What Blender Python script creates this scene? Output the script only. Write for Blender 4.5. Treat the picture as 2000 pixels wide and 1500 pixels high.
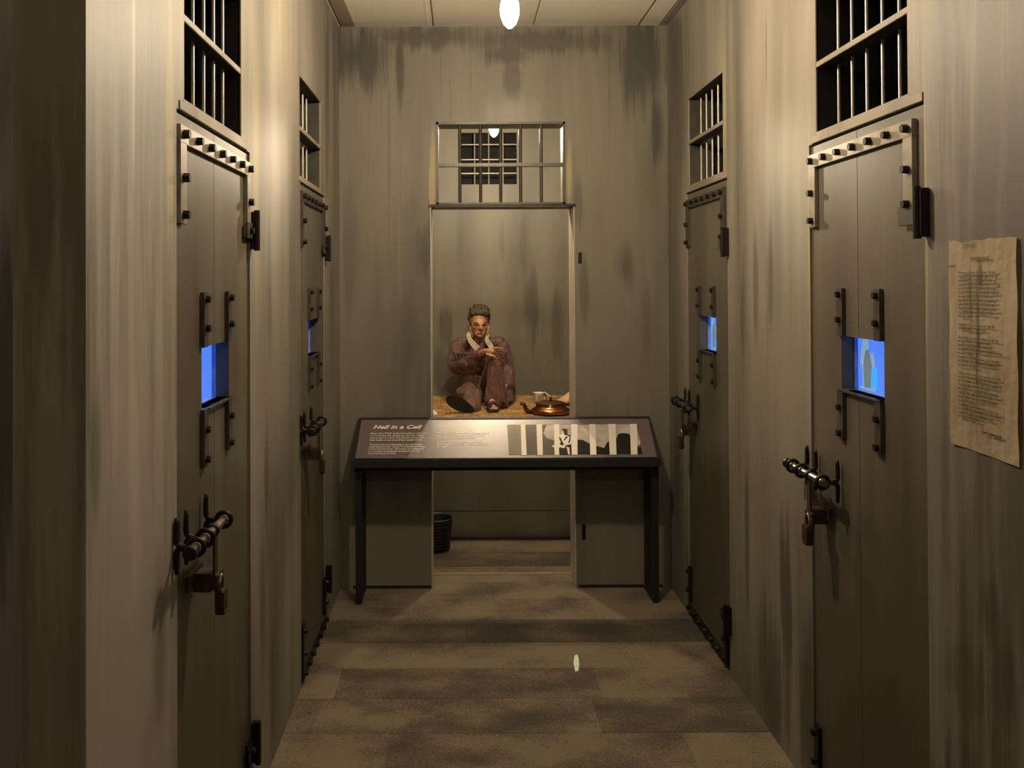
import bpy, bmesh, math, random, time
from mathutils import Vector, Matrix, noise, Euler
random.seed(7); T0 = time.time()
PI = math.pi
sc = bpy.context.scene
for o in list(bpy.data.objects): bpy.data.objects.remove(o)
C = sc.collection

# ------------------------------------------------------------------ camera, world, lights, exposure
FPX, VX, VY, H = 1700.0, 900.0, 550.0, 1.55
PITCH, ROLL = math.radians(0.55), math.radians(-0.25)
cam = bpy.data.cameras.new('camera'); co = bpy.data.objects.new('camera', cam); C.objects.link(co)
cam.sensor_width = 36; cam.lens = FPX/2000*36; cam.clip_start = 0.02
cam.shift_x = 0.05; cam.shift_y = -(750-(VY-FPX*math.tan(PITCH)))/2000
co.matrix_world = Matrix.Translation((0,0,H)) @ Matrix.Rotation(PI/2+PITCH,4,'X') @ Matrix.Rotation(ROLL,4,'Z')
sc.camera = co
w = bpy.data.worlds.new('world'); sc.world = w; w.use_nodes = True
w.node_tree.nodes['Background'].inputs[0].default_value = (1.0,0.82,0.66,1)
w.node_tree.nodes['Background'].inputs[1].default_value = 0.012
sc.view_settings.view_transform = 'Standard'; sc.view_settings.look = 'None'
sc.view_settings.gamma = 1; sc.view_settings.use_curve_mapping = False
sc.view_settings.exposure = 0.0
BULB_HALL, BULB_CELL, BULB_REAR = 1080.0, 1400.0, 190.0
WARM = (1.0, 0.81, 0.575)

def F(px, py, d):                       # photograph pixel at depth d -> point in the place
    return Vector(((px-VX)*d/FPX, d, H-(py-VY)*d/FPX))

# ------------------------------------------------------------------ helpers
WM = {}
def tag(o, label=None, cat=None, group=None, kind=None):
    if label: o['label'] = label
    if cat: o['category'] = cat
    if group: o['group'] = group
    if kind: o['kind'] = kind
    return o
def thing(name, loc=(0,0,0), rotz=0, label=None, cat=None, group=None, kind=None):
    o = bpy.data.objects.new(name, None); C.objects.link(o)
    o.empty_display_size = 0.05
    m = Matrix.Translation(loc) @ Matrix.Rotation(rotz,4,'Z')
    o.location = loc; o.rotation_euler = (0,0,rotz); WM[o.name] = m
    return tag(o, label, cat, group, kind)
def obj(name, bm, mat, parent=None, local=False, smooth=False, label=None):
    me = bpy.data.meshes.new(name)
    if isinstance(bm, bmesh.types.BMesh):
        bmesh.ops.recalc_face_normals(bm, faces=bm.faces); bm.to_mesh(me); bm.free()
    else: me = bm
    o = bpy.data.objects.new(name, me); C.objects.link(o)
    if smooth:
        for p in me.polygons: p.use_smooth = True
    for m_ in (mat if isinstance(mat,(list,tuple)) else [mat]): me.materials.append(m_)
    if parent:
        pm = WM.get(parent.name, Matrix())
        if not local: me.transform(pm.inverted())
        o.parent = parent; WM[o.name] = pm
    else: WM[o.name] = Matrix()
    if label: o['label'] = label
    return o
def center_top(o, base):                # give a single-mesh thing its origin at its base
    o.data.transform(Matrix.Translation(-Vector(base))); o.location = base; return o
B = bmesh.new
def box(bm, a, b, bevel=0.0):
    a, b = Vector(a), Vector(b); c = (a+b)/2; s = b-a
    r = bmesh.ops.create_cube(bm, size=1, matrix=Matrix.Translation(c) @ Matrix.Diagonal((abs(s.x),abs(s.y),abs(s.z),1)))
    if bevel:
        es = list({e for v in r['verts'] for e in v.link_edges})
        bmesh.ops.bevel(bm, geom=es, offset=bevel, segments=2, affect='EDGES')
    return bm
def cone(bm, p, q, r1, r2=None, seg=12):
    p, q = Vector(p), Vector(q); r2 = r1 if r2 is None else r2
    d = q-p; rot = d.to_track_quat('Z','Y').to_matrix().to_4x4()
    bmesh.ops.create_cone(bm, cap_ends=True, segments=seg, radius1=r1, radius2=r2, depth=d.length, matrix=Matrix.Translation((p+q)/2) @ rot)
    return bm
def sphere(bm, c, r, seg=12, rot=None):
    if not hasattr(r,'__len__'): r = (r,r,r)
    m = Matrix.Translation(c) @ (rot.to_matrix().to_4x4() if rot else Matrix()) @ Matrix.Diagonal((*r,1))
    bmesh.ops.create_uvsphere(bm, u_segments=seg, v_segments=max(6,seg*2//3), radius=1, matrix=m); return bm
def tube(bm, pts, r, seg=8, caps=True):
    pts = [Vector(p) for p in pts]; n = len(pts)
    rs = r if hasattr(r,'__len__') else [r]*n
    rings = []; up = None
    for i,p in enumerate(pts):
        t = (pts[min(i+1,n-1)]-pts[max(i-1,0)]).normalized()
        if up is None: up = t.orthogonal().normalized()
        up = (up - t*up.dot(t)).normalized(); sd = t.cross(up)
        rings.append([bm.verts.new(p + (up*math.cos(a)+sd*math.sin(a))*rs[i]) for a in [2*PI*k/seg for k in range(seg)]])
    for a,b in zip(rings, rings[1:]):
        for k in range(seg): bm.faces.new((a[k],a[(k+1)%seg],b[(k+1)%seg],b[k]))
    if caps: bm.faces.new(rings[0][::-1]); bm.faces.new(rings[-1])
    return bm
def smoothpts(pts, n=6):
    pts = [Vector(p) for p in pts]; out = []
    P = [pts[0]*2-pts[1]] + pts + [pts[-1]*2-pts[-2]]
    for i in range(1,len(P)-2):
        for k in range(n):
            t = k/n; a,b,c,d = P[i-1],P[i],P[i+1],P[i+2]
            out.append(0.5*((2*b)+(c-a)*t+(2*a-5*b+4*c-d)*t*t+(3*b-a-3*c+d)*t**3))
    out.append(pts[-1]); return out
def lathe(bm, prof, c=(0,0,0), seg=24):
    c = Vector(c); rings = []
    for r,z in prof:
        if r < 1e-5: rings.append([bm.verts.new(c+Vector((0,0,z)))])
        else: rings.append([bm.verts.new(c+Vector((r*math.cos(2*PI*k/seg), r*math.sin(2*PI*k/seg), z))) for k in range(seg)])
    for a,b in zip(rings, rings[1:]):
        for k in range(seg):
            k2 = (k+1)%seg
            if len(a)==1 and len(b)==1: continue
            if len(a)==1: bm.faces.new((a[0],b[k],b[k2]))
            elif len(b)==1: bm.faces.new((a[k],a[k2],b[0]))
            else: bm.faces.new((a[k],a[k2],b[k2],b[k]))
    return bm
def prism(bm, pts, n, t):               # polygon of points extruded by t along n
    n = Vector(n).normalized()*t
    a = [bm.verts.new(Vector(p)) for p in pts]; b = [bm.verts.new(Vector(p)+n) for p in pts]
    bm.faces.new(a); bm.faces.new(b[::-1])
    for i in range(len(a)):
        j = (i+1)%len(a); bm.faces.new((a[i],b[i],b[j],a[j]))
    return bm

# ------------------------------------------------------------------ materials
def new_mat(name):
    m = bpy.data.materials.new(name); m.use_nodes = True; nt = m.node_tree
    return m, nt, nt.nodes['Principled BSDF']
class N:
    def __init__(s, nt): s.nt = nt
    def n(s, t, **kw):
        x = s.nt.nodes.new(t)
        for k,v in kw.items():
            if k.startswith('i_'): x.inputs[k[2:]].default_value = v
            else: setattr(x,k,v)
        return x
    def l(s, a, b): s.nt.links.new(a, b)
    def math(s, op, a, b=None, clamp=False):
        x = s.nt.nodes.new('ShaderNodeMath'); x.operation = op; x.use_clamp = clamp
        for i,v in enumerate((a,b)):
            if v is None: continue
            if isinstance(v,(int,float)): x.inputs[i].default_value = v
            else: s.l(v, x.inputs[i])
        return x.outputs[0]
    def pos(s, scale=(1,1,1), loc=(0,0,0), coord='Position'):
        if coord=='Position': src = s.n('ShaderNodeNewGeometry').outputs['Position']
        else: src = s.n('ShaderNodeTexCoord').outputs['Object']
        mp = s.n('ShaderNodeMapping'); mp.inputs['Scale'].default_value = scale; mp.inputs['Location'].default_value = loc
        s.l(src, mp.inputs['Vector']); return mp.outputs[0]
    def noise(s, vec, scale=1, detail=4, rough=0.55, dist=0):
        x = s.n('ShaderNodeTexNoise'); x.inputs['Scale'].default_value = scale; x.inputs['Detail'].default_value = detail
        x.inputs['Roughness'].default_value = rough; x.inputs['Distortion'].default_value = dist
        s.l(vec, x.inputs['Vector']); return x.outputs['Fac']
    def ramp(s, fac, stops):
        x = s.n('ShaderNodeValToRGB'); e = x.color_ramp.elements
        while len(e) > 1: e.remove(e[-1])
        e[0].position = stops[0][0]; c = stops[0][1]; e[0].color = (*c,1) if hasattr(c,'__len__') else (c,c,c,1)
        for p,c in stops[1:]:
            q = e.new(p); q.color = (*c,1) if hasattr(c,'__len__') else (c,c,c,1)
        s.l(fac, x.inputs[0]); return x.outputs[0]
    def mix(s, fac, a, b, mode='MIX'):
        x = s.n('ShaderNodeMix', data_type='RGBA', blend_type=mode)
        for i,v in ((0,fac),(6,a),(7,b)):
            if isinstance(v,(int,float)): x.inputs[i].default_value = v
            elif isinstance(v,tuple): x.inputs[i].default_value = (*v,1)
            else: s.l(v, x.inputs[i])
        return x.outputs[2]
    def bump(s, h, strength, dist, bsdf):
        x = s.n('ShaderNodeBump'); x.inputs['Strength'].default_value = strength; x.inputs['Distance'].default_value = dist
        s.l(h, x.inputs['Height']); s.l(x.outputs[0], bsdf.inputs['Normal'])

def simple(name, col, rough=0.5, metal=0.0, var=0.25, scale=30, bump=0.0, coat=0.0):
    m, nt, b = new_mat(name); g = N(nt)
    f = g.noise(g.pos(coord='Object'), scale, 4)
    c1 = tuple(c*(1-var) for c in col); c2 = tuple(min(1,c*(1+var)) for c in col)
    g.l(g.ramp(f, [(0.3,c1),(0.7,c2)]), b.inputs['Base Color'])
    b.inputs['Roughness'].default_value = rough; b.inputs['Metallic'].default_value = metal
    b.inputs['Coat Weight'].default_value = coat
    if bump: g.bump(f, bump, 0.004, b)
    return m

def wall_paint(name, dark, mid, light, stains_shade=(), streak=5.0, axis='x', rough=0.55, amount=1.0):
    """Streaky brushed paint. stains: (world centre, half sizes, strength 0..1, colour or None)."""
    m, nt, b = new_mat(name); g = N(nt)
    s1 = g.noise(g.pos((streak,streak,0.5)), 1, 4, 0.5)
    s2 = g.noise(g.pos((streak*4,streak*4,0.7),(3,1,5)), 1, 3, 0.5)
    s3 = g.noise(g.pos((2.6,2.6,0.55),(7,2,1)), 1, 3)
    f = g.math('ADD', g.math('MULTIPLY', s1, 0.50), g.math('ADD', g.math('MULTIPLY', s2, 0.12), g.math('MULTIPLY', s3, 0.38)))
    col = g.ramp(f, [(0.32,dark),(0.46,mid),(0.66,light)])
    hue = g.noise(g.pos((2.2,2.2,1.2),(11,4,9)), 1, 3)
    col = g.mix(g.ramp(hue,[(0.35,0.0),(0.65,1.0)]), g.mix(1.0,col,(1.0,0.98,0.90),'MULTIPLY'), g.mix(1.0,col,(0.98,0.93,0.92),'MULTIPLY'))
    # thin drips
    d1 = g.noise(g.pos((48,48,0.9),(5,5,2)), 1, 2, 0.5)
    d2 = g.noise(g.pos((2.6,2.6,0.9),(1,8,3)), 1, 3)
    drip = g.math('MULTIPLY', g.ramp(d1,[(0.60,0.0),(0.68,1.0)]), g.ramp(d2,[(0.50,0.0),(0.62,1.0)]))
    col = g.mix(g.math('MULTIPLY',drip,0.35*amount), col, (0.055,0.05,0.032))
    if stains_shade:
        warp = g.noise(g.pos((22,22,1.3),(9,3,3)), 1, 4, 0.65)
        warp = g.math('MULTIPLY', g.math('SUBTRACT', warp, 0.5), 2.2)
        P = g.n('ShaderNodeNewGeometry').outputs['Position']
        total = None
        for c, s, st, cc in stains_shade:
            sub = g.n('ShaderNodeVectorMath', operation='SUBTRACT'); g.l(P, sub.inputs[0]); sub.inputs[1].default_value = c
            mul = g.n('ShaderNodeVectorMath', operation='DIVIDE'); g.l(sub.outputs[0], mul.inputs[0]); mul.inputs[1].default_value = s
            ln = g.n('ShaderNodeVectorMath', operation='LENGTH'); g.l(mul.outputs[0], ln.inputs[0])
            r = g.math('ADD', ln.outputs['Value'], warp)
            mr = g.n('ShaderNodeMapRange', interpolation_type='SMOOTHSTEP'); g.l(r, mr.inputs[0])
            mr.inputs[1].default_value = 1.15; mr.inputs[2].default_value = 0.35; mr.inputs[3].default_value = 0; mr.inputs[4].default_value = min(.9, st*1.35) if cc is None else st
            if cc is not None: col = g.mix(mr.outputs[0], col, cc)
            else: total = mr.outputs[0] if total is None else g.math('MAXIMUM', total, mr.outputs[0])
        if total is not None: col = g.mix(total, col, (0.045,0.042,0.030))
    g.l(col, b.inputs['Base Color'])
    b.inputs['Roughness'].default_value = rough
    fine = g.noise(g.pos((140,140,30)), 1, 3)
    g.bump(fine, 0.12, 0.002, b)
    return m

DK, MD, LT = (0.080,0.075,0.061), (0.155,0.146,0.122), (0.26,0.243,0.208)
def bs(px,py,w_,h_,st,c=None): p = F(px,py,4.42); return (p, (w_*0.0026,0.5,h_*0.0026), st, c)
YEL = (0.42,0.33,0.13)
st_back = [bs(700,110,75,75,.75), bs(1255,110,60,110,.8), bs(780,130,12,90,.8), bs(990,105,55,28,.6), bs(1000,150,22,50,.5),
           bs(1285,260,16,90,.75), bs(1130,400,14,60,.4), bs(1222,520,20,60,.5), bs(830,490,18,60,.45), bs(1060,80,190,30,.55), bs(830,70,130,28,.6),
           bs(684,470,16,150,.25), bs(1262,640,14,120,.25), bs(845,350,7,90,.55,YEL), bs(1112,350,8,80,.5,YEL), bs(1000,230,60,50,.25,(0.38,0.35,0.31)),
           bs(1140,560,12,70,.35), bs(800,660,24,110,.3)]
def cs(px,py,w_,h_,st,c=None): p = F(px,py,6.66); return (p, (w_*0.0039,0.5,h_*0.0039), st, c)
st_shade_cell = [cs(1045,600,22,75,.6), cs(1085,640,16,70,.5), cs(870,640,20,40,.5), cs(900,470,10,70,.35), cs(980,470,8,60,.3), cs(1020,480,14,60,.35), cs(860,720,20,60,.45)]  # wall stains; the narrow upper streaks are window bar shadows painted in
XL, XR = -0.616, 1.0556
def ls(px,py,w_,h_,st,c=None): d = XL*FPX/(px-VX); p = F(px,py,d); return (p, (0.5,w_,h_), st, c)
def rs(px,py,w_,h_,st,c=None): d = XR*FPX/(px-VX); p = F(px,py,d); return (p, (0.5,w_,h_), st, c)
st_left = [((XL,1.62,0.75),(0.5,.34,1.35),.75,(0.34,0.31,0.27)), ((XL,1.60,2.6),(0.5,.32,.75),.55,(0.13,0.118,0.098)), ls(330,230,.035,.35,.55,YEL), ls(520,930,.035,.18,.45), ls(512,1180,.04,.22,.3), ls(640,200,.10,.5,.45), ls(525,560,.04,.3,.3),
           ls(648,600,.10,.6,.35), ls(262,60,.012,.28,.55,(0.62,0.58,0.50)), ls(225,640,.03,.35,.35,(0.5,0.45,0.4)), ls(185,880,.03,.14,.4), ls(262,900,.03,.3,.3,(0.5,0.46,0.42)),
           ls(310,1250,.05,.2,.3), ls(500,330,.04,.5,.3,YEL), ls(530,1330,.05,.2,.3)]
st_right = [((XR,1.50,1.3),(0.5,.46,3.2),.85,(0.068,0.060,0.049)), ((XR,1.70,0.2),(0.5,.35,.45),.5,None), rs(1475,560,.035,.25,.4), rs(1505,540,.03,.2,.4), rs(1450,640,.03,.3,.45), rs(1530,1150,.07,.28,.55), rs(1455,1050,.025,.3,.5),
            rs(1930,1200,.05,.08,.5), rs(1880,1330,.10,.10,.4), rs(1960,1330,.05,.12,.55), rs(1330,200,.12,.5,.4), rs(1808,480,.012,.5,.4,YEL), rs(1582,500,.015,.5,.5,YEL),
            rs(1320,900,.1,.4,.3), rs(1500,1330,.16,.30,.5), rs(1570,1400,.08,.3,.5), rs(1418,260,.02,.4,.4,YEL), rs(1500,80,.01,.2,.4)]
M_back = wall_paint('painted_back_wall', DK, (0.150,0.144,0.114), (0.200,0.193,0.155), st_back, streak=3.2)
M_cell = wall_paint('painted_cell_wall', DK, (0.105,0.101,0.077), (0.15,0.144,0.112), st_shade_cell, streak=3.4, amount=.4)
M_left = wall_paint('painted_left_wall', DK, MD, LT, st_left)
M_right = wall_paint('painted_right_wall', DK, MD, LT, st_right)
M_pier = wall_paint('painted_pier', (0.15,0.140,0.145), (0.25,0.235,0.240), (0.34,0.325,0.335),
    [((-0.78,1.43,1.35),(0.10,.5,0.35),.55,None), ((-0.70,1.43,1.15),(0.05,.5,0.3),.55,None), ((-0.85,1.43,1.9),(0.14,.5,0.25),.4,None)], streak=2.5)
M_door = wall_paint('painted_door', (0.038,0.034,0.025), (0.078,0.070,0.052), (0.125,0.113,0.088), [((XR,2.2,.2),(.5,.7,.9),.5,(0.045,0.040,0.032)), ((XR,3.8,.4),(.5,.5,.7),.35,None), ((XL,2.5,1.55),(.5,.07,.5),.3,(0.13,0.10,0.045)), ((XL,2.1,.5),(.5,.25,.3),.35,None), ((XR,3.7,1.0),(.5,.12,.4),.4,None)], streak=4.2, rough=0.42)
M_frame = wall_paint('painted_frame', (0.11,0.095,0.07), (0.19,0.165,0.125), (0.28,0.25,0.19), [], streak=6)
M_iron = simple('weathered_iron', (0.060,0.052,0.038), 0.45, 0.3, .35, 22)
M_ironl = simple('pale_iron', (0.24,0.215,0.165), 0.35, 0.3, .3, 14)  # paler tone for the upper straps of the near doors
M_black = simple('black_iron', (0.018,0.014,0.012), 0.42, 0.6, .4, 60)
M_rust = simple('rusty_iron', (0.045,0.022,0.012), 0.6, 0.4, .5, 60, .4)
M_bar = simple('painted_bar', (0.42,0.40,0.34), 0.4, 0.3, .15, 20)
M_steel = simple('worn_steel', (0.30,0.27,0.22), 0.28, 0.9, .2, 40)
M_brass = simple('brassy_staple', (0.30,0.21,0.09), 0.35, 0.9, .3, 60)
M_void = simple('unlit_black', (0.004,0.004,0.004), 0.9)  # shade of gaps and dark rooms put into a flat black
M_signblack = simple('sign_black', (0.008,0.008,0.009), 0.55, 0, .2)
M_ceil = simple('ceiling_paint', (0.95,0.88,0.73), 0.38, 0, .05, 2)
M_ceil2 = simple('ceiling_dark', (0.36,0.29,0.23), 0.6, 0, .08, 2)  # darker ceiling tone for the edge strips and the slab

def emit(name, col, strength, base=None):
    m, nt, b = new_mat(name)
    b.inputs['Base Color'].default_value = (*(base or col),1)
    b.inputs['Emission Color'].default_value = (*col,1); b.inputs['Emission Strength'].default_value = strength
    return m

# ------------------------------------------------------------------ setting
YB, YB2, YP, YC, ZW, ZC = 4.42, 4.62, 5.24, 6.66, 2.85, 2.878   # YP: front of the sleeping platform
DOORS = {   # name: (origin x,y, rotz, width, top, window u0,u1,ztop, cross z, recess)
 'near_left':  dict(side='L', y=1.887, W=.655, top=1.930, u=(.045,.560), zs=1.950, zt=2.351, zc=2.137, rec=.032, planks=True, hmar=0.0),
 'near_right': dict(side='R', y=2.631, W=.653, top=1.957, u=(.053,.592), zs=1.978, zt=2.393, zc=2.180, rec=.050, planks=True, hmar=.036),
 'far_left':   dict(side='L', y=3.346, W=.591, top=1.937, u=(-.012,.504), zs=1.950, zt=2.351, zc=2.137, rec=.045, planks=False, hmar=0.0),
 'far_right':  dict(side='R', y=4.069, W=.625, top=1.957, u=(.040,.578), zs=1.978, zt=2.393, zc=2.180, rec=.045, planks=False, hmar=.025),
}
def wy(D, u): return D['y']+u if D['side']=='L' else D['y']-u
def grid_wall(bm, xa, xb, ys, zs, holes):
    for a,b in zip(ys, ys[1:]):
        for c,d in zip(zs, zs[1:]):
            ym, zm = (a+b)/2, (c+d)/2
            if any(h[0]<ym<h[1] and h[2]<zm<h[3] for h in holes): continue
            box(bm, (xa,a,c), (xb,b,d))
def side_wall(name, side, x0, x1, y0, y1, mat, label):
    holes = []; ys = {y0,y1}; zs = {0.0,ZW}
    for D in DOORS.values():
        if D['side'] != side: continue
        a,b = sorted((wy(D,0), wy(D,D['W']))); holes.append((a,b,0,D['top']))
        c,d = sorted((wy(D,D['u'][0]), wy(D,D['u'][1]))); holes.append((c,d,D['zs'],D['zt']))
        ys |= {a,b,c,d}; zs |= {D['top'],D['zs'],D['zt']}
    bm = B(); grid_wall(bm, x0, x1, sorted(ys), sorted(zs), holes)
    bmesh.ops.remove_doubles(bm, verts=bm.verts, dist=1e-5)
    # drop the inner faces between touching blocks
    seen = {}
    for f in bm.faces: seen.setdefault(tuple(round(v,4) for v in f.calc_center_median()), []).append(f)
    bmesh.ops.delete(bm, geom=[f for fs in seen.values() if len(fs)>1 for f in fs], context='FACES')
    return tag(obj(name, bm, mat), label, kind='structure')
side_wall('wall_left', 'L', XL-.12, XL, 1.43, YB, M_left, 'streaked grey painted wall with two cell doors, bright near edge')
side_wall('wall_right', 'R', XR, XR+.12, -1.2, YB, M_right, 'streaked tan painted wall with two cell doors and a pasted notice')
tag(obj('wall_left_pier', box(B(), (-2.6,1.43,0),(XL-.12,1.55,ZW)), M_pier), 'dark shaded wall face turned towards the viewer', kind='structure')
bm = box(B(), (XL-.12,1.43,0),(XL-.119,1.44,0.01)); bm.free()
# back wall with doorway and barred opening
OX0, OX1, OZ = F(841,0,YB).x, F(1122,0,YB).x, F(0,403,YB).z
WX0, WX1, WZ0, WZ1 = F(853,0,YB).x, F(1105,0,YB).x, F(0,399,YB).z, F(0,238,YB).z
bm = B(); xs = sorted({-.87, OX0, WX0, WX1, OX1, 1.42}); zs = [0, OZ, WZ0, WZ1, ZW]
for a,b in zip(xs, xs[1:]):
    for c,d in zip(zs, zs[1:]):
        xm, zm = (a+b)/2, (c+d)/2
        if OX0<xm<OX1 and zm<OZ: continue
        if WX0<xm<WX1 and WZ0<zm<WZ1: continue
        box(bm, (a,YB,c),(b,YB2,d))
bmesh.ops.remove_doubles(bm, verts=bm.verts, dist=1e-5)
seen = {}
for f in bm.faces: seen.setdefault(tuple(round(v,4) for v in f.calc_center_median()), []).append(f)
bmesh.ops.delete(bm, geom=[f for fs in seen.values() if len(fs)>1 for f in fs], context='FACES')
wb = tag(obj('wall_back', bm, M_back), 'grey green end wall with a doorway and a barred opening above', kind='structure')
for (px0,px1,y0,y1) in ((1129.5,1136.5,494,516),(1134,1141,1024,1053)):
    a, b = F(px0,y0,YB), F(px1,y1,YB)
    o = obj('keyhole_slot', box(B(), (a.x,YB-.004,b.z),(b.x,YB+.002,a.z), .0015), M_black, wb)
# lintel trim, jamb edges, shadow gap at the wall foot put in as black strips
tl = tag(obj('trim_1', box(B(), (OX0-.008,YB-.010,OZ-.001),(OX1+.006,YB+.03,OZ+.010)), M_black), 'thin dark lintel strip over the open doorway', kind='structure')
bm = B(); box(bm, (F(688,0,YB).x,YB-.006,0),(OX0-.004,YB+.001,.014)); box(bm, (OX1+.012,YB-.006,0),(F(1290,0,YB).x,YB+.001,.014))
tag(obj('foot_shadow_gap', bm, M_signblack), 'thin black strip standing in for the shadow gap at the foot of the end wall', kind='structure')
tag(obj('trim_2', box(B(), (OX0,YB2-.008,0),(OX1,YB2+.014,.006)), simple('threshold_metal',(0.75,0.66,0.5),.3,.8,.1)), 'bright metal threshold strip across the doorway floor', kind='structure')
bm = B(); box(bm, (OX0-.001,YB-.003,.001),(OX0+.0035,YB2+.001,OZ-.002), .0008); box(bm, (OX1-.0035,YB-.003,.001),(OX1+.001,YB2+.001,OZ-.002), .0008)
tag(obj('trim_3', bm, simple('jamb_paint',(0.42,0.38,0.30),.45,0,.12,6)), 'pale painted linings on both jambs of the open doorway', kind='structure')
# cell
WCX0, WCX1, WCZ0, WCZ1 = F(902,0,YC).x, F(1010.5,0,YC).x, F(0,360,YC).z, F(0,250,YC).z
bm = B(); xs = [-.75,WCX0,WCX1,1.30]; zs = [0,WCZ0,WCZ1,ZC]
for i,(a,b) in enumerate(zip(xs,xs[1:])):
    for j,(c,d) in enumerate(zip(zs,zs[1:])):
        if i==1 and j==1: continue
        box(bm, (a,YC,c),(b,YC+.12,d))
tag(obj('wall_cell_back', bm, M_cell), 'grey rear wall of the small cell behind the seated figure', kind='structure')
tag(obj('wall_cell_left', box(B(), (-.87,YB2,0),(-.75,YC+.12,ZC)), M_cell), 'side wall of the small cell, hidden beside the doorway', kind='structure')
tag(obj('wall_cell_right', box(B(), (1.30,YB2,0),(1.42,YC+.12,ZC)), M_cell), 'side wall of the small cell beyond the doorway', kind='structure')
# floor and carpet planks
def carpet():
    m, nt, b = new_mat('carpet'); g = N(nt)
    oi = g.n('ShaderNodeObjectInfo')
    n1 = g.noise(g.pos((3.4,5.0,1),(2,6,0)), 1, 3, 0.5)
    n2 = g.noise(g.pos((90,130,60)), 1, 3, 0.8)
    n3 = g.noise(g.pos((22,30,20)), 1, 3, 0.6)
    f = g.math('ADD', g.math('MULTIPLY', n1, .48), g.math('ADD', g.math('MULTIPLY', n2, .46), g.math('MULTIPLY', n3, .10)))
    f = g.math('ADD', f, g.math('MULTIPLY', g.math('SUBTRACT', oi.outputs['Random'], .5), .16))
    c = g.ramp(f, [(0.40,(0.024,0.022,0.014)),(0.47,(0.050,0.040,0.026)),(0.53,(0.092,0.070,0.046)),(0.60,(0.165,0.130,0.083))])
    g.l(c, b.inputs['Base Color']); b.inputs['Roughness'].default_value = 0.95
    b.inputs['Sheen Weight'].default_value = .15
    g.bump(n2, .7, .006, b); return m
M_carpet = carpet()
fl = tag(obj('floor', box(B(), (-2.6,-1.2,-.06),(1.87,6.85,-.006)), M_carpet), 'carpet laid in staggered brown and olive planks', kind='structure')
bm = box(B(), (-2.6,-1.2,-.006),(XR,2.503,0))
o = obj('carpet_strip', bm, M_carpet, fl)
offs = {0:.25, 1:.75, 2:.48, 3:.52, 4:.1, 5:.01, 6:.62, 7:.3, 8:.85, 9:.45, 10:.2}
pm = {}
for r in range(11):
    y0 = 2.503 + r*.25
    for k in range(-4, 4):
        x0 = offs[r] + k
        lo, hi = ((XL-.02, XR+.02) if y0 < YB-.1 else (-.75, 1.30))
        xa, xb = max(x0, lo), min(x0+1, hi)
        if xb-xa < .03: continue
        if y0 > YB-.01 and False: continue
        ya, yb = y0, min(y0+.25, YP)
        if yb-ya < .02: continue
        key = (round(xb-xa,3), round(yb-ya,3))
        if key not in pm:
            bm = box(B(), (.0007,.0007,-.006),(key[0]-.0007,key[1]-.0007,random.choice((-.0004,0))), .0006); me = bpy.data.meshes.new('carpet_tile'); bm.to_mesh(me); bm.free(); me.materials.append(M_carpet); pm[key] = me
        t = bpy.data.objects.new('carpet_tile', pm[key]); C.objects.link(t); t.location = (xa, ya, 0); t.parent = fl
# ceiling
ce = tag(obj('ceiling', box(B(), (-2.6,-1.2,ZC+.012),(1.87,6.85,ZC+.06)), M_ceil2), 'pale plasterboard ceiling in long panels', kind='structure')
for a,b,dz,mt in ((-2.6,-.62,0,M_ceil),(-.615,-.545,-.004,M_ceil2),(-.545,-.142,0,M_ceil),(-.134,.379,0,M_ceil),(.387,.926,0,M_ceil),(.938,1.04,.006,M_ceil),(1.045,1.87,.004,M_ceil2)):
    obj('ceiling_panel', box(B(), (a,-1.2,ZC+dz),(b,6.85,ZC+.014), .002), mt, ce)
for px in (841, 1052):
    x = F(px,0,4.52).x
    obj('ceiling_batten', box(B(), (x-.012,-1.2,ZC-.003),(x-.004,6.85,ZC+.002)), M_ceil, ce)
# rear end of the corridor behind the camera
tag(obj('wall_rear', box(B(), (-2.6,-1.32,0),(1.2,-1.2,ZC)), M_pier), 'plain painted wall closing the corridor', kind='structure')
tag(obj('wall_left_outer', box(B(), (-2.72,-1.2,0),(-2.6,1.55,ZC)), M_pier), 'plain painted wall beside the entrance', kind='structure')

print('T', round(time.time()-T0,1), flush=True)
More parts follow.
